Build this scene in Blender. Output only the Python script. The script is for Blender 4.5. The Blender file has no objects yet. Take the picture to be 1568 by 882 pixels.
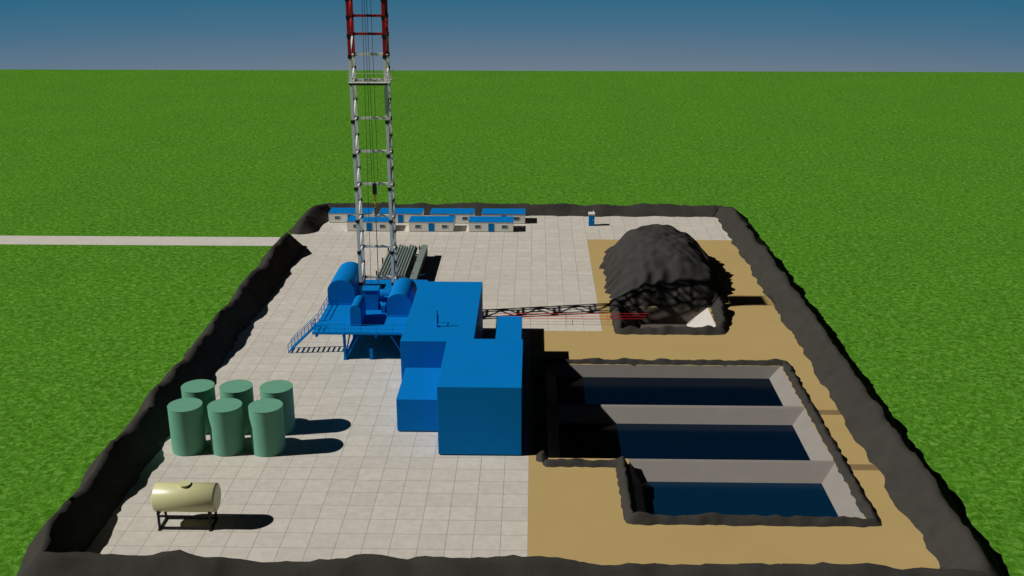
import bpy, math, random
from mathutils import Vector, noise, Matrix
random.seed(4)
scn=bpy.context.scene
R=math.radians
# ---------------------------------------------------------------- materials
def s2l(c):
    return tuple((x/255/12.92 if x/255<=0.04045 else ((x/255+0.055)/1.055)**2.4) for x in c)
def new_mat(name):
    m=bpy.data.materials.new(name); m.use_nodes=True
    nt=m.node_tree; b=nt.nodes['Principled BSDF']
    return m,nt,b
def mat(name,col,rough=0.8,spec=0.2,var=0.0,scale=0.6,bump=0.0,bscale=6.0,metal=0.0):
    m,nt,b=new_mat(name)
    b.inputs['Roughness'].default_value=rough
    b.inputs['Specular IOR Level'].default_value=spec
    b.inputs['Metallic'].default_value=metal
    b.inputs['Base Color'].default_value=(*col,1)
    tc=nt.nodes.new('ShaderNodeTexCoord')
    if var>0:
        n=nt.nodes.new('ShaderNodeTexNoise'); n.inputs['Scale'].default_value=scale; n.inputs['Detail'].default_value=8; n.inputs['Roughness'].default_value=0.65
        r=nt.nodes.new('ShaderNodeValToRGB')
        r.color_ramp.elements[0].position=0.3; r.color_ramp.elements[1].position=0.7
        r.color_ramp.elements[0].color=(*[c*(1-var) for c in col],1)
        r.color_ramp.elements[1].color=(*[min(1,c*(1+var)) for c in col],1)
        nt.links.new(tc.outputs['Object'],n.inputs['Vector']); nt.links.new(n.outputs['Fac'],r.inputs['Fac']); nt.links.new(r.outputs['Color'],b.inputs['Base Color'])
    if bump>0:
        n2=nt.nodes.new('ShaderNodeTexNoise'); n2.inputs['Scale'].default_value=bscale; n2.inputs['Detail'].default_value=6
        bp=nt.nodes.new('ShaderNodeBump'); bp.inputs['Strength'].default_value=bump; bp.inputs['Distance'].default_value=0.3
        nt.links.new(tc.outputs['Object'],n2.inputs['Vector']); nt.links.new(n2.outputs['Fac'],bp.inputs['Height']); nt.links.new(bp.outputs['Normal'],b.inputs['Normal'])
    return m
M_blue=mat('blue_paint',(0.001,0.175,0.51),0.65,0.05,0.03,0.3)
M_white=mat('white_paint',(0.76,0.76,0.72),0.5,0.2,0.05,2)
M_red=mat('red_paint',(0.40,0.010,0.009),0.5,0.2,0.1,2)
M_redline=mat('red_line_paint',(0.7,0.02,0.02),0.6,0.1)
M_black=mat('black_steel',(0.015,0.015,0.015),0.6,0.2)
M_cable=mat('steel_cable',(0.035,0.035,0.04),0.5,0.3)
M_yellow=mat('yellow_paint',(0.6,0.45,0.03),0.5,0.3)
M_green=mat('tank_green_paint',(0.135,0.345,0.235),0.6,0.12,0.05,1.5)
M_cream=mat('cream_metal',(0.62,0.60,0.32),0.35,0.5,0.04,1)
M_earth=mat('dark_earth',(0.044,0.041,0.036),0.95,0.03,0.12,0.5,0.12,0.8)
M_pile=mat('drill_cuttings',(0.044,0.042,0.039),0.95,0.03,0.12,0.5,0.1,0.8)
M_sand=mat('sand_ground',(0.44,0.315,0.130),0.95,0.05,0.05,0.08)
M_conc=mat('concrete_liner',(0.235,0.215,0.195),0.9,0.1,0.05,0.5)
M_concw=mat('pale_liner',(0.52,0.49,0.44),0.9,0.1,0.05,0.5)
M_brown=mat('brown_mud',(0.10,0.082,0.068),0.9,0.1,0.15,0.6)
M_strip=mat('wet_sand',(0.22,0.15,0.07),0.9,0.1,0.1,0.8)
M_pipe=mat('drill_pipe_steel',(0.19,0.24,0.22),0.5,0.3,0.15,3)
M_wall=mat('cabin_wall_panel',(0.78,0.77,0.72),0.7,0.2,0.05,2)
M_glass=mat('window_glass',(0.05,0.12,0.16),0.2,0.5)
M_road=mat('road_surface',(0.58,0.54,0.49),0.9,0.1,0.06,0.5)

# tiles
def tile_mat():
    m,nt,b=new_mat('pad_tile'); b.inputs['Roughness'].default_value=0.9; b.inputs['Specular IOR Level'].default_value=0.05
    tc=nt.nodes.new('ShaderNodeTexCoord'); mp=nt.nodes.new('ShaderNodeMapping')
    T=2.35
    mp.inputs['Location'].default_value=(0.3/T,-129.5/T,0); mp.inputs['Scale'].default_value=(1/T,1/T,1)
    br=nt.nodes.new('ShaderNodeTexBrick'); br.offset=0.0; br.squash=1.0
    br.inputs['Scale'].default_value=1; br.inputs['Brick Width'].default_value=1; br.inputs['Row Height'].default_value=1
    br.inputs['Mortar Size'].default_value=0.018; br.inputs['Mortar Smooth'].default_value=0.6; br.inputs['Bias'].default_value=0
    br.inputs['Color1'].default_value=(0.61,0.57,0.50,1); br.inputs['Color2'].default_value=(0.555,0.52,0.46,1); br.inputs['Mortar'].default_value=(0.33,0.30,0.25,1)
    nt.links.new(tc.outputs['Object'],mp.inputs['Vector']); nt.links.new(mp.outputs['Vector'],br.inputs['Vector'])
    n=nt.nodes.new('ShaderNodeTexNoise'); n.inputs['Scale'].default_value=1.1; n.inputs['Detail'].default_value=8; n.inputs['Roughness'].default_value=0.7
    r=nt.nodes.new('ShaderNodeValToRGB'); r.color_ramp.elements[0].position=.3; r.color_ramp.elements[1].position=.7
    r.color_ramp.elements[0].color=(.84,.83,.81,1); r.color_ramp.elements[1].color=(1.03,1.03,1.03,1)
    nt.links.new(tc.outputs['Object'],n.inputs['Vector']); nt.links.new(n.outputs['Fac'],r.inputs['Fac'])
    mx=nt.nodes.new('ShaderNodeMix'); mx.data_type='RGBA'; mx.blend_type='MULTIPLY'; mx.inputs['Factor'].default_value=1
    nt.links.new(br.outputs['Color'],mx.inputs['A']); nt.links.new(r.outputs['Color'],mx.inputs['B']); nt.links.new(mx.outputs['Result'],b.inputs['Base Color'])
    return m
M_tile=tile_mat()
def grass_mat():
    m,nt,b=new_mat('grass'); b.inputs['Roughness'].default_value=1; b.inputs['Specular IOR Level'].default_value=0.0
    tc=nt.nodes.new('ShaderNodeTexCoord')
    n=nt.nodes.new('ShaderNodeTexNoise'); n.inputs['Scale'].default_value=1.5; n.inputs['Detail'].default_value=10; n.inputs['Roughness'].default_value=0.76; n.inputs['Distortion'].default_value=0.8
    r=nt.nodes.new('ShaderNodeValToRGB'); e=r.color_ramp.elements
    e[0].position=.35; e[0].color=(.030,.110,.006,1); e[1].position=.65; e[1].color=(.18,.40,.06,1)
    k=r.color_ramp.elements.new(.5); k.color=(.076,.228,.016,1)
    n2=nt.nodes.new('ShaderNodeTexNoise'); n2.inputs['Scale'].default_value=0.05; n2.inputs['Detail'].default_value=3
    r2=nt.nodes.new('ShaderNodeValToRGB'); r2.color_ramp.elements[0].color=(.88,.9,.88,1); r2.color_ramp.elements[1].color=(1.08,1.05,1.05,1)
    mx=nt.nodes.new('ShaderNodeMix'); mx.data_type='RGBA'; mx.blend_type='MULTIPLY'; mx.inputs['Factor'].default_value=1
    nt.links.new(tc.outputs['Object'],n.inputs['Vector']); nt.links.new(tc.outputs['Object'],n2.inputs['Vector'])
    nt.links.new(n.outputs['Fac'],r.inputs['Fac']); nt.links.new(n2.outputs['Fac'],r2.inputs['Fac'])
    nt.links.new(r.outputs['Color'],mx.inputs['A']); nt.links.new(r2.outputs['Color'],mx.inputs['B']); nt.links.new(mx.outputs['Result'],b.inputs['Base Color'])
    bp=nt.nodes.new('ShaderNodeBump'); bp.inputs['Strength'].default_value=0.4; bp.inputs['Distance'].default_value=0.3
    nt.links.new(n.outputs['Fac'],bp.inputs['Height']); nt.links.new(bp.outputs['Normal'],b.inputs['Normal'])
    return m
M_grass=grass_mat()
def water_mat(name,col):
    m,nt,b=new_mat(name); b.inputs['Base Color'].default_value=(*col,1); b.inputs['Roughness'].default_value=0.15; b.inputs['Specular IOR Level'].default_value=0.1
    n=nt.nodes.new('ShaderNodeTexNoise'); n.inputs['Scale'].default_value=1.5; n.inputs['Detail'].default_value=3
    tc=nt.nodes.new('ShaderNodeTexCoord'); nt.links.new(tc.outputs['Object'],n.inputs['Vector'])
    bp=nt.nodes.new('ShaderNodeBump'); bp.inputs['Strength'].default_value=0.05; bp.inputs['Distance'].default_value=0.1
    nt.links.new(n.outputs['Fac'],bp.inputs['Height']); nt.links.new(bp.outputs['Normal'],b.inputs['Normal'])
    return m

# ---------------------------------------------------------------- mesh builder
class MB:
    def __init__(s): s.v=[];s.f=[];s.m=[];s.sm=[];s.mats=[]
    def mi(s,m):
        if m not in s.mats: s.mats.append(m)
        return s.mats.index(m)
    def add(s,vs,fs,m,smooth=False):
        o=len(s.v); s.v+=[tuple(v) for v in vs]; i=s.mi(m)
        for k,f in enumerate(fs):
            s.f.append([o+a for a in f]); s.m.append(i); s.sm.append(smooth if not isinstance(smooth,list) else smooth[k])
    def box(s,x0,x1,y0,y1,z0,z1,m):
        vs=[(x0,y0,z0),(x1,y0,z0),(x1,y1,z0),(x0,y1,z0),(x0,y0,z1),(x1,y0,z1),(x1,y1,z1),(x0,y1,z1)]
        s.add(vs,[(0,3,2,1),(4,5,6,7),(0,1,5,4),(1,2,6,5),(2,3,7,6),(3,0,4,7)],m)
    def bar(s,a,b,w,m):
        a=Vector(a);b=Vector(b);d=(b-a).normalized()
        up=Vector((0,0,1)) if abs(d.z)<0.9 else Vector((0,1,0))
        x=d.cross(up).normalized()*w/2; y=d.cross(x).normalized()*w/2
        vs=[a-x-y,a+x-y,a+x+y,a-x+y,b-x-y,b+x-y,b+x+y,b-x+y]
        s.add(vs,[(0,3,2,1),(4,5,6,7),(0,1,5,4),(1,2,6,5),(2,3,7,6),(3,0,4,7)],m)
    def cyl(s,a,b,r,m,n=12,capm=None,r2=None):
        if r2 is None:r2=r
        a=Vector(a);b=Vector(b);d=(b-a).normalized()
        up=Vector((0,0,1)) if abs(d.z)<0.9 else Vector((0,1,0))
        x=d.cross(up).normalized(); y=x.cross(d).normalized()
        vs=[];fs=[]
        for i in range(n):
            t=2*math.pi*i/n; e=x*math.cos(t)+y*math.sin(t); vs.append(a+e*r); vs.append(b+e*r2)
        for i in range(n):
            j=(i+1)%n; fs.append((2*i,2*j,2*j+1,2*i+1))
        s.add(vs,fs,m,n>6)
        c=capm or m
        s.add([vs[2*i] for i in range(n)],[tuple(range(n-1,-1,-1))],c)
        s.add([vs[2*i+1] for i in range(n)],[tuple(range(n))],c)
    def barrel(s,x0,x1,y0,y1,z0,z1,m,n=16):
        r=(x1-x0)/2; zc=z1-r*0.85; cx=(x0+x1)/2
        pts=[(x0,z0)]+[(cx-r*math.cos(math.pi*i/n), zc+r*0.85*math.sin(math.pi*i/n)) for i in range(n+1)]+[(x1,z0)]
        k=len(pts); vs=[(p[0],y0,p[1]) for p in pts]+[(p[0],y1,p[1]) for p in pts]
        fs=[(i,i+k,i+k+1,i+1) for i in range(k-1)]
        s.add(vs,fs,m,[False]+[True]*n+[False])
        s.add([(p[0],y0,p[1]) for p in pts],[tuple(range(k))],m)
        s.add([(p[0],y1,p[1]) for p in pts],[tuple(range(k-1,-1,-1))],m)
    def obj(s,name,bevel=0,parent=None):
        me=bpy.data.meshes.new(name); me.from_pydata(s.v,[],s.f); 
        for m in s.mats: me.materials.append(m)
        for i,p in enumerate(me.polygons): p.material_index=s.m[i]; p.use_smooth=s.sm[i]
        me.update()
        o=bpy.data.objects.new(name,me); scn.collection.objects.link(o)
        if bevel:
            b=o.modifiers.new('b','BEVEL'); b.width=bevel; b.segments=2; b.limit_method='ANGLE'
        if parent: o.parent=parent
        return o

def sheet(name,rects,z,m,holes=()):
    xs=sorted({a for r in list(rects)+list(holes) for a in r[:2]}); ys=sorted({a for r in list(rects)+list(holes) for a in r[2:]})
    b=MB(); idx={}
    def vi(x,y):
        if (x,y) not in idx: idx[(x,y)]=len(b.v); b.v.append((x,y,z))
        return idx[(x,y)]
    k=b.mi(m)
    for i in range(len(xs)-1):
        for j in range(len(ys)-1):
            cx=(xs[i]+xs[i+1])/2; cy=(ys[j]+ys[j+1])/2
            ins=lambda r: r[0]<cx<r[1] and r[2]<cy<r[3]
            if any(ins(r) for r in rects) and not any(ins(h) for h in holes):
                b.f.append([vi(xs[i],ys[j]),vi(xs[i+1],ys[j]),vi(xs[i+1],ys[j+1]),vi(xs[i],ys[j+1])]); b.m.append(k); b.sm.append(False)
    return b.obj(name)

# ---------------------------------------------------------------- ground
sheet('grass_field',[(-800,800,-200,396)],0,M_grass,holes=[(-41.5,37.2,71.8,191.5)])
pools=[(1.5,29.9,107.0,118.3),(1.5,29.9,94.4,106.4),(9.6,29.9,83.6,93.9)]
parts=[(1.5,29.9,106.4,107.0),(9.6,29.9,93.9,94.4)]
pit=(12.3,24.3,130.3,139.0)
sheet('concrete_pad',[(-41.5,-.3,71.8,191.5),(-.3,9.1,129.5,191.5),(9.1,37.2,172.7,191.5)],0.0,M_tile)
sheet('sand_ground',[(-.3,37.2,71.8,129.5),(9.1,37.2,129.5,172.7)],0.0,M_sand,holes=pools+parts+[pit])
sheet('dirt_road',[(-800,-40.5,167.7,172.9)],0.004,M_road)
sheet('wet_ground_strip',[(31.0,34.2,104.9,106.1)],0.005,M_strip)
sheet('wet_ground_strip',[(31.0,34.2,92.5,93.7)],0.005,M_strip)

def basin(name,top,bot,zb,mats):
    b=MB(); x0,x1,y0,y1=top; u0,u1,v0,v1=bot
    T=[(x0,y0,0),(x1,y0,0),(x1,y1,0),(x0,y1,0)]; B=[(u0,v0,zb),(u1,v0,zb),(u1,v1,zb),(u0,v1,zb)]
    vs=T+B
    for k,f in enumerate([(0,4,5,1),(1,5,6,2),(2,6,7,3),(3,7,4,0)]): b.add(vs,[f],mats[k])
    b.add(vs,[(4,5,6,7)],mats[4])
    return b
ZW=-1.4
def pool(top,bot,col,extra=None):
    b=basin('p',top,bot,ZW,[M_conc]*5)
    b.f.pop(); b.m.pop(); b.sm.pop()
    u0,u1,v0,v1=bot
    vs=[(u0,v0,ZW),(u1,v0,ZW),(u1,v1,ZW),(u0,v1,ZW)]; d=.3
    vs+=[(u0+d,v0+d,ZW-d),(u1-d,v0+d,ZW-d),(u1-d,v1-d,ZW-d),(u0+d,v1-d,ZW-d)]
    for f in [(0,4,5,1),(1,5,6,2),(2,6,7,3),(3,7,4,0),(4,5,6,7)]: b.add(vs,[f],M_conc)
    if extra: 
        x0,x1,y0,y1=extra; b.add([(x0,y0,0),(x1,y0,0),(x1,y1,0),(x0,y1,0)],[(0,1,2,3)],M_conc)
    o=b.obj('mud_pit_basin')
    w=sheet('pit_water',[(u0-.02,u1+.02,v0-.02,v1+.02)],ZW+.015,water_mat('pit_water',col))
pool(pools[0],(2.9,28.5,108.4,117.7),(.0004,.005,.014),parts[0])
pool(pools[1],(2.9,28.4,95.8,105.1),(.0005,.008,.023),parts[1])
pool(pools[2],(10.7,28.3,85.0,92.3),(.0008,.019,.047))

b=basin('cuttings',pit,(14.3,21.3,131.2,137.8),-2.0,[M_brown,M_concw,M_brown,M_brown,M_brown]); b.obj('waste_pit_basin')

# ---------------------------------------------------------------- berms
def berm(name,path,m,win,wout,seed=0,step=.7,lat=.3,hv=.22,n=12,power=1.35,fine=.08,freq=.28,taper=3.0):
    P=[Vector((p[0],p[1])) for p in path]; pts=[]
    for i in range(len(P)-1):
        L=(P[i+1]-P[i]).length; k=max(1,int(L/step))
        for j in range(k):
            t=j/k; pts.append((P[i].lerp(P[i+1],t), path[i][2]*(1-t)+path[i+1][2]*t))
    pts.append((P[-1],path[-1][2]))
    N=[]
    for i in range(len(pts)):
        a=pts[max(0,i-2)][0]; c=pts[min(len(pts)-1,i+2)][0]; d=(c-a).normalized(); N.append(Vector((d.y,-d.x)))
    b=MB(); vs=[];fs=[]; tot=len(pts)
    for i,(p,h) in enumerate(pts):
        dend=min(i,tot-1-i)*step
        e=min(1,dend/taper); e=math.sin(e*math.pi/2)
        q=Vector((p.x*freq,p.y*freq,seed*7.3))
        hh=h*(1+hv*noise.noise(q*1.0)*2)*e
        o1=lat*2*noise.noise(q*1.3+Vector((9,3,1))); wi=win*(1+.12*noise.noise(q*1.7+Vector((1,8,4)))*2)*(0.35+.65*e); wo=wout*(1+.12*noise.noise(q*1.7+Vector((5,2,7)))*2)*(0.35+.65*e)
        for k in range(n+1):
            s=-1+2*k/n
            off=o1*(1-abs(s)**2)+(s*wi if s>0 else s*wo)
            z=hh*(1-abs(s)**power)
            pp=p+N[i]*off
            z+=fine*2*noise.noise(Vector((pp.x*1.3,pp.y*1.3,seed+.5)))*(1-abs(s))*e
            off2=fine*2*noise.noise(Vector((pp.x*1.1,pp.y*1.1,seed+4)))
            pp=pp+N[i]*off2
            vs.append((pp.x,pp.y,z-.05))
    for i in range(tot-1):
        for k in range(n):
            a=i*(n+1)+k; fs.append((a,a+n+1,a+n+2,a+1))
    b.add(vs,fs,m,True)
    return b.obj(name)
berm('dirt_berm',[(-40.3,174.6,2.3),(-39.9,183,2.3),(-38.6,189.8,1.8),(-20,190.4,1.6),(34.8,190.4,1.6),(36.0,187,2.0),(36.2,160,2.5),(36.2,76,2.6),(35.8,73,2.3),(0,72.8,2.2),(-39.5,72.8,2.4),(-40.3,76,3.0),(-40.3,168.8,2.9)],M_earth,2.7,2.6,seed=1,power=1.08,lat=.3,hv=.15,freq=.24,fine=.10,taper=2.2)
berm('pit_berm',[(1.0,93.4,.5),(1.0,119.0,.5),(30.6,119.0,.5),(30.5,82.8,.6),(8.9,82.8,.8),(8.9,92.9,1.0),(7.8,93.2,.6),(1.0,93.2,.6)],M_earth,.65,.7,seed=2,step=.35,lat=.08,hv=.25,n=8,fine=.08,freq=.7,taper=.4)
berm('waste_pit_berm',[(11.6,141,.9),(11.5,129.4,.8),(24.4,129.4,.8),(25.3,132,1.1),(25.8,141,1.6)],M_earth,1.0,1.0,seed=3,step=.4,lat=.15,hv=.3,n=8,fine=.1,freq=.6,taper=1.0)

# cuttings pile : long heap, steep ragged flanks
def pile():
    b=MB(); vs=[];fs=[]; nx=70; ny=100; cx=19.1; y0,y1=138.9,166.0
    for j in range(ny+1):
        tv=j/ny
        for i in range(nx+1):
            su=-1+2*i/nx
            end=min(1,(1-abs(2*tv-1)**4)**.5+.02)
            side=1 if su>0 else -1
            y=y0+(y1-y0)*tv
            rag=1+.11*noise.noise(Vector((side*4,y*.45,3)))*2+.08*noise.noise(Vector((side*9,y*1.2,6)))*2
            half=(8.5-.6*tv)*(.80+.20*end)*(1+(rag-1)*abs(su)**1.5)
            x=cx+.15+su*half
            su_h=(1-abs(su)**3.0)
            ev=(1-abs(max(0,1-tv/.52))**2.7)*(1-max(0,(tv-.68)/.32)**2.6)
            z=6.2*su_h*max(0,ev)
            k=min(1,z/2.0)
            z+=(.5*noise.noise(Vector((x*.28,y*.25,2)))+.28*noise.noise(Vector((x*.9,y*.8,5))))*k
            fold=noise.noise(Vector((side*2.2,y*.75,11)))
            z+=1.3*fold*abs(su)**2*(1-abs(su)**6)*min(1,ev*2)
            yy=y+.5*noise.noise(Vector((x*.8,y*.3,20)))
            edge=(i in(0,nx) or j in(0,ny))
            vs.append((x,yy,-.35 if edge else max(z,-.05)))
    for j in range(ny):
        for i in range(nx):
            a=j*(nx+1)+i; fs.append((a,a+1,a+nx+2,a+nx+1))
    b.add(vs,fs,M_pile,True); b.obj('cuttings_pile')
pile()

# ---------------------------------------------------------------- blue buildings
def bldg(name,x0,x1,y0,y1,z,extra=None):
    b=MB(); b.box(x0,x1,y0,y1,.12,z,M_blue)
    b.box(x0+.15,x1-.15,y0+.15,y1-.15,0,.12,M_black)
    if extra: extra(b)
    return b.obj(name,bevel=.03)
def exA(b):
    b.cyl((-10.9,112.7,6.9),(-10.9,112.7,8.9),.09,M_blue,10)
    b.cyl((-10.9,112.7,6.9),(-10.9,112.7,7.05),.22,M_blue,12)
    b.bar((-10.9,112.7,7.9),(-10.9,113.9,7.9),.07,M_blue)
    b.cyl((-10.9,113.9,6.9),(-10.9,113.9,8.0),.06,M_blue,8)
bldg('pump_house',-14.6,-6.5,108.2,129.0,6.9,exA)
bldg('mud_tank_house',-14.1,-9.4,99.8,108.17,3.75)
bldg('generator_house',-9.35,-1.05,94.7,107.6,7.48)
bldg('shaker_house',-4.4,-1.3,107.7,121.5,5.0)

# ---------------------------------------------------------------- green tanks
for (x,y) in [(-34.8,100.2),(-30.8,100.2),(-26.6,100.2),(-34.7,95.6),(-30.7,95.6),(-26.6,95.6)]:
    b=MB(); b.cyl((0,0,.0),(0,0,4.85),1.68,M_green,48); b.cyl((0,0,4.85),(0,0,4.9),1.70,M_green,48)
    o=b.obj('storage_tank'); o.location=(x,y,0)
b=MB(); b.box(-.25,.25,-.2,.2,0,.45,M_white); b.cyl((-.5,0,.25),(.5,0,.25),.08,M_white,8); o=b.obj('transfer_pump'); o.location=(-32.7,96.6,0)

# ---------------------------------------------------------------- horizontal tank
b=MB(); X0,X1,yc,zc,r=-33.0,-27.5,81.3,2.75,1.28
n=40; prof=[(0,.0),(.0,.95),(.03,1.12),(.08,1.22),(.16,r)]
rings=[(X0+p[0],p[1]) for p in prof[1:]]+[(X1-p[0],p[1]) for p in prof[:0:-1]]
vs=[];fs=[]
for (x,rr) in rings:
    for k in range(n):
        t=2*math.pi*k/n; vs.append((x,yc+rr*math.cos(t),zc+rr*math.sin(t)))
for i in range(len(rings)-1):
    for k in range(n):
        k2=(k+1)%n; fs.append((i*n+k,i*n+k2,(i+1)*n+k2,(i+1)*n+k))
b.add(vs,fs,M_cream,True)
b.add(vs[:n],[tuple(range(n-1,-1,-1))],M_cream); b.add(vs[-n:],[tuple(range(n))],M_cream)
b.cyl((-30.25,yc-.1,zc+1.0),(-30.25,yc-.1,zc+1.34),.45,M_cream,20); b.cyl((-30.25,yc-.1,zc+1.34),(-30.25,yc-.1,zc+1.4),.52,M_cream,20)
for x in (-32.6,-28.1):
    for y in (80.45,82.15): b.box(x-.09,x+.09,y-.09,y+.09,0,2.0,M_black)
    b.box(x-.1,x+.1,80.35,82.25,1.45,1.65,M_black); b.box(x-.1,x+.1,80.2,82.4,0,.12,M_black)
for y in (80.45,82.15): b.box(-32.5,-28.2,y-.07,y+.07,.12,.26,M_black); b.box(-32.5,-28.2,y-.07,y+.07,1.25,1.4,M_black)
b.obj('fuel_tank')

# ---------------------------------------------------------------- cabins
def cabin(x,y):
    b=MB(); L=7.7; D=3.7; h=1.75
    b.box(0,L,0,D,.1,h,M_wall); b.box(.1,L-.1,.1,D-.1,0,.1,M_black)
    b.box(-.05,L+.05,-.05,D+.05,h,h+.07,M_blue)
    b.box(L*.44,L*.57,-.03,.05,.12,1.5,M_blue)
    for cx in (L*.2,L*.80):
        b.box(cx-.55,cx+.55,-.03,.05,.6,1.32,M_white); b.box(cx-.45,cx+.45,-.045,.05,.68,1.24,M_glass)
    o=b.obj('site_cabin'); o.location=(x,y,0)
for x in (-36.6,-27.6,-18.4,-9.2): cabin(x,182.4)
for x in (-32.4,-21.6,-11.2): cabin(x,176.9)

# toilet
b=MB(); b.box(-.5,.5,-.5,.5,.08,2.0,M_blue); b.box(-.5,.5,-.5,.5,0,.08,M_black); b.box(-.56,.56,-.56,.56,2.0,2.3,M_white)
b.box(-.33,.33,-.53,-.45,.15,1.85,M_blue); b.box(.2,.27,-.57,-.5,.95,1.1,M_white); b.cyl((.35,.35,2.3),(.35,.35,2.6),.06,M_white,8)
o=b.obj('portable_toilet'); o.location=(10.3,181.7,0)

# ---------------------------------------------------------------- drilling rig
b=MB(); cx,cy=-20.55,133.2; h=2.15; hd=1.4; xl,xr,yf,yb=cx-h,cx+h,cy-hd,cy+hd
ZF=3.6; ztop=43.6; zred=35.0
lv=[3.6,5.6,9.9,14.1,18.4,22.7,27.0,31.8,35.0,37.5,39.7,41.8,43.6]
lw=.18
for x in (xl,xr):
    for y in (yf,yb):
        b.box(x-lw,x+lw,y-lw,y+lw,0,zred,M_white); b.box(x-lw,x+lw,y-lw,y+lw,zred,ztop,M_red)
for i,z in enumerate(lv):
    m=M_red if z>=zred+.5 else M_white
    if i>0: b.bar((xl,yb,z),(xr,yb,z),.3,m)
    for x in (xl,xr):
        b.bar((x,yf,z),(x,yb,z),.22,m)
        # black boxes added at every node, standing in for shadow bands on the legs
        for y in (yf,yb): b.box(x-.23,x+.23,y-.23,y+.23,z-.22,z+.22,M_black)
    if i<len(lv)-1:
        z2=lv[i+1]; zm=(z+z2)/2
        for x in (xl,xr):
            if z2-z>3.0:
                b.bar((x,yf,z),(x,yb,zm),.2,m); b.bar((x,yb,zm),(x,yf,z2),.2,m)
                b.box(x-.22,x+.22,yb-.22,yb+.22,zm-.18,zm+.18,M_black)  # mid-bay black box, again a stand-in for leg shadow
            else:
                b.bar((x,yf,z),(x,yb,z2),.2,m)
b.box(xl-.5,xr+.5,yf-.5,yb+.5,43.6,43.8,M_red); b.box(cx-.9,cx+.9,cy-1.0,cy+1.0,43.8,44.9,M_red)
for k in range(4): b.cyl((cx-.6+.4*k,cy,44.9),(cx-.45+.4*k,cy,44.9),.6,M_black,20)
for z in (44.3,44.7):
    for (p,q) in (((xl-.5,yf-.5),(xr+.5,yf-.5)),((xl-.5,yb+.5),(xr+.5,yb+.5)),((xl-.5,yf-.5),(xl-.5,yb+.5)),((xr+.5,yf-.5),(xr+.5,yb+.5))): b.bar((*p,z),(*q,z),.07,M_red)
zb=31.9
b.box(xl-.2,xr+.3,yf-1.0,yf-.3,zb,zb+.1,M_white); b.box(xr+.26,xr+.6,yf-1.0,yb,zb,zb+.1,M_white)
b.box(xl-.1,xr+.2,yf-.98,yf-.3,zb-.25,zb-.003,M_black)
for k in range(6): b.box(xl+.4+.6*k,xl+.47+.6*k,yf-.3,yf+1.2,zb,zb+.08,M_black)
for zz in (zb+.6,zb+1.2):
    b.bar((xl-.2,yf-1.0,zz),(xr+.6,yf-1.0,zz),.05,M_white); b.bar((xr+.6,yf-1.0,zz),(xr+.6,yb,zz),.05,M_white)
for x in (xl-.2,cx,xr+.6): b.bar((x,yf-1.0,zb),(x,yf-1.0,zb+1.2),.05,M_white)
for dx in (-.3,0,.5): b.cyl((cx+dx,cy,18.6),(cx+dx,cy,43.8),.03,M_cable,6)
b.box(cx-.26,cx+.26,cy-.22,cy+.22,17.4,18.7,M_black); b.box(cx-.18,cx+.18,cy-.16,cy+.16,16.6,17.4,M_yellow); b.cyl((cx,cy,15.6),(cx,cy,16.6),.1,M_yellow,8)
b.cyl((cx,cy,ZF),(cx,cy,15.6),.05,M_cable,8)
b.cyl((cx-1.2,cy+1.0,ZF),(cx-.7,cy+1.0,43.5),.03,M_cable,6)
rig=bpy.data.objects.new('drilling_rig',None); scn.collection.objects.link(rig)
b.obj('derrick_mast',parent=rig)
b=MB(); FX0,FX1,FY0,FY1=-26.7,-14.65,118.9,139.5
b.box(FX0,FX1,FY0,FY1,3.4,3.6,M_blue)
for x in (-26.2,-22.9,-19.0,-15.2):
    b.box(x-.13,x+.13,FY0+.05,FY1-.05,3.05,3.397,M_blue)
for x in (-22.9,-15.4):
    for y in (119.4,126,132.5,138.8): b.box(x-.15,x+.15,y-.15,y+.15,0,3.047,M_blue)
    for y in (119.4,126,132.4): b.bar((x,y,.2),(x,y+6.4,3.0),.14,M_blue); 
    b.box(x-.18,x+.18,119.1,139.2,0,.2,M_blue)
b.bar((-22.7,119.4,.3),(-21.2,119.4,3.1),.2,M_blue); b.bar((-15.6,119.4,.3),(-17.2,119.4,3.1),.16,M_blue)
b.box(-19.9,-19.5,119.3,119.6,0,1.5,M_blue)
def rail(p,q,zb,nn,m=M_blue,w=.06):
    p=Vector((*p,zb));q=Vector((*q,zb))
    for z in (.55,1.1): b.bar(p+Vector((0,0,z)),q+Vector((0,0,z)),w,m)
    for k in range(nn+1):
        a=p.lerp(q,k/nn); b.bar(a,a+Vector((0,0,1.1)),w,m)
rail((FX0+.05,FY0+.05),(FX0+.05,121.0),3.6,2); rail((FX0+.05,123.1),(FX0+.05,FY1),3.6,9); rail((FX0+.05,FY0+.05),(-15.0,FY0+.05),3.6,6,w=.04)
rail((FX0+.05,FY1-.05),(-23.4,FY1-.05),3.6,2)
b.obj('rig_floor',parent=rig)
b=MB(); ya,yb2=121.2,122.9; xs0,xs1=-26.75,-30.3
for y in (ya,yb2):
    b.bar((xs0,y,3.5),(xs1,y,.05),.14,M_blue)
    b.bar((xs0,y,4.6),(xs1,y,1.15),.07,M_blue); b.bar((xs0,y,4.1),(xs1,y,.65),.05,M_blue)
    for k in range(5):
        t=k/4; x=xs0+(xs1-xs0)*t; z=3.5+(0.05-3.5)*t; b.bar((x,y,z),(x,y,z+1.1),.06,M_blue)
for k in range(12):
    t=(k+.5)/12; x=xs0+(xs1-xs0)*t; z=3.5-3.45*t; b.box(x-.1,x+.1,ya,yb2,z-.03,z+.02,M_blue)
b.obj('access_stair',parent=rig)
b=MB()
b.barrel(-26.6,-23.1,129.0,137.0,3.603,7.0,M_blue); b.box(-26.65,-23.05,128.9,137.1,3.602,3.75,M_blue)
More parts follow.
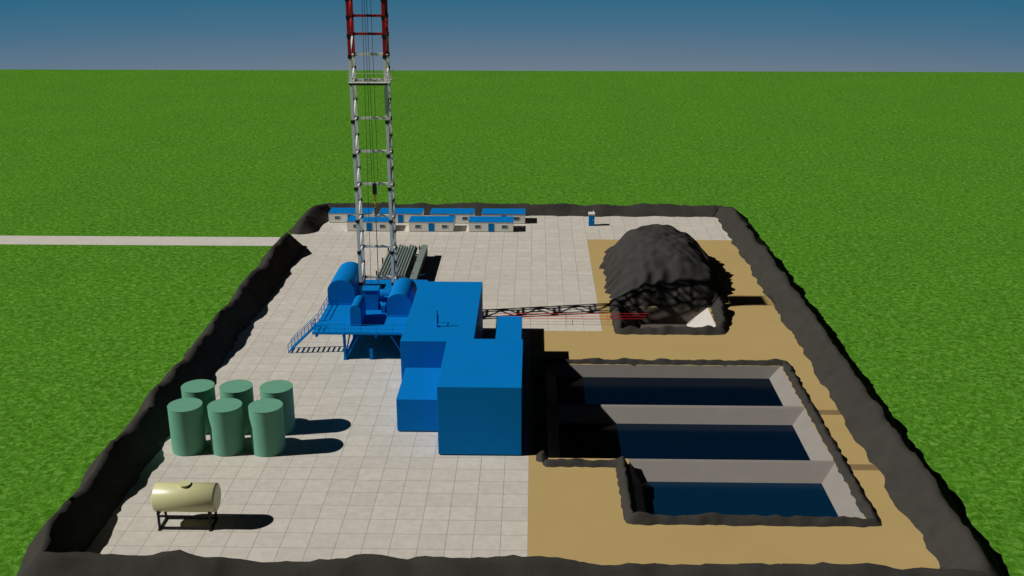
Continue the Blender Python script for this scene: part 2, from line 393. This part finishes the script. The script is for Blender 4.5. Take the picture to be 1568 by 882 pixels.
b.barrel(-18.4,-15.3,124.8,131.4,3.603,6.6,M_blue); b.box(-18.5,-15.2,124.7,131.5,3.602,3.75,M_blue)
b.obj('engine_housings',parent=rig)
b=MB()
b.box(-21.7,-19.8,127.1,128.9,3.602,6.2,M_blue); b.box(-21.8,-19.7,127.0,129.0,6.2,6.3,M_blue)
b.barrel(-22.4,-21.1,121.3,125.2,3.603,6.3,M_blue,10)
b.box(-19.3,-18.8,126.0,129.8,3.602,4.6,M_blue)
b.cyl((-20.9,131.0,4.4),(-18.7,131.0,4.4),.7,M_blue,20)
b.obj('drawworks',parent=rig)

# pipe rack and catwalk
b=MB()
for k in range(10):
    x=-22.6+k*.42
    for l in range(3):
        b.cyl((x+(l%2)*.2,146.5,1.1+.36*l),(x+(l%2)*.2,161.5+.3*((k*7+l*3)%4),1.1+.36*l),.17,M_pipe,10)
for y in (147.5,154,160.5):
    b.box(-23.0,-18.0,y-.12,y+.12,.75,.92,M_black)
    for x in (-23.0,-18.0): b.box(x-.1,x+.1,y-.1,y+.1,0,2.3,M_black)
b.box(-17.9,-16.9,145.0,162.5,1.75,1.9,M_pipe)
for y in (146,151,156,161.5):
    for x in (-17.8,-17.0): b.box(x-.08,x+.08,y-.08,y+.08,0,1.75,M_black)
b.box(-17.05,-16.95,145.2,162.3,.3,1.747,M_black)
b.obj('pipe_rack')
b=MB(); b.add([(-18.0,139.5,3.5),(-15.6,139.5,3.5),(-15.6,145,1.8),(-18.0,145,1.8),(-18.0,139.5,3.3),(-15.6,139.5,3.3),(-15.6,145,1.6),(-18.0,145,1.6)],[(0,1,2,3),(7,6,5,4),(0,4,5,1),(1,5,6,2),(2,6,7,3),(3,7,4,0)],M_blue)
for x in (-17.9,-15.7): b.box(x-.08,x+.08,144.6,144.8,0,1.7,M_blue)
b.bar((-15.7,139.5,4.3),(-15.7,145,2.6),.08,M_blue); b.obj('pipe_ramp')

# red flow lines to waste pit, carried on low stands
b=MB()
for k,y in enumerate((131.9,132.9,133.9)):
    b.cyl((-4.6,y,.75),(14.6+.5*k,y-.15,.95),.032,M_redline,8)
for x in (-2.5,4.5,10.0): b.bar((x,131.7,.72),(x,134.1,.72),.03,M_redline); b.bar((x,131.8,0),(x,131.8,.72),.03,M_redline); b.bar((x,134.0,0),(x,134.0,.72),.03,M_redline)
b.obj('flow_line')

# ---------------------------------------------------------------- light
az=R(9.8); el=R(40.3)
trav=Vector((math.cos(az)*math.cos(el),math.sin(az)*math.cos(el),-math.sin(el)))
sd=bpy.data.lights.new('sun','SUN'); sd.energy=4.1; sd.angle=R(.5); sd.color=(1,.975,.93)
so=bpy.data.objects.new('sun',sd); scn.collection.objects.link(so); so.rotation_euler=trav.to_track_quat('-Z','Y').to_euler(); so.location=(-80,80,80)
w=bpy.data.worlds.new('World'); scn.world=w; w.use_nodes=True; nt=w.node_tree; nt.nodes.clear()
out=nt.nodes.new('ShaderNodeOutputWorld'); addn=nt.nodes.new('ShaderNodeAddShader')
bg1=nt.nodes.new('ShaderNodeBackground'); bg2=nt.nodes.new('ShaderNodeBackground')
sky=nt.nodes.new('ShaderNodeTexSky'); sky.sky_type='NISHITA'; sky.sun_disc=False; sky.sun_elevation=el; sky.sun_rotation=R(270-9.8)
nt.links.new(sky.outputs[0],bg1.inputs[0]); bg1.inputs[1].default_value=0.001
tc=nt.nodes.new('ShaderNodeTexCoord'); sp=nt.nodes.new('ShaderNodeSeparateXYZ'); mr=nt.nodes.new('ShaderNodeMapRange'); 
mr.inputs['From Min'].default_value=-.2; mr.inputs['From Max'].default_value=.6
rp=nt.nodes.new('ShaderNodeValToRGB'); e=rp.color_ramp.elements
def zp(z): return (z+.2)/.8
e[0].position=zp(-.128); e[0].color=(*s2l((112,125,140)),1)
e[1].position=zp(.6); e[1].color=(.001,.002,.004,1)
for z,c in ((-.108,(93,117,137)),(-.085,(70,110,136)),(-.06,(48,104,133)),(.01,(16,56,82)),(.1,(4,20,36)),(.25,(1,8,16))):
    k=e.new(zp(z)); k.color=(*s2l(c),1)
nt.links.new(tc.outputs['Generated'],sp.inputs[0]); nt.links.new(sp.outputs['Z'],mr.inputs['Value']); nt.links.new(mr.outputs[0],rp.inputs[0]); nt.links.new(rp.outputs[0],bg2.inputs[0]); bg2.inputs[1].default_value=1
nt.links.new(bg1.outputs[0],addn.inputs[0]); nt.links.new(bg2.outputs[0],addn.inputs[1]); nt.links.new(addn.outputs[0],out.inputs[0])
scn.view_settings.view_transform='Standard'; scn.view_settings.look='None'; scn.view_settings.exposure=0
# ---------------------------------------------------------------- camera
cd=bpy.data.cameras.new('camera'); cd.sensor_width=36; cd.lens=36*1620/1568; cd.clip_end=5000; cd.clip_start=.5
co=bpy.data.objects.new('camera',cd); scn.collection.objects.link(co); co.location=(0,0,50); co.rotation_euler=(R(90-18.8),0,R(1.2)); scn.camera=co
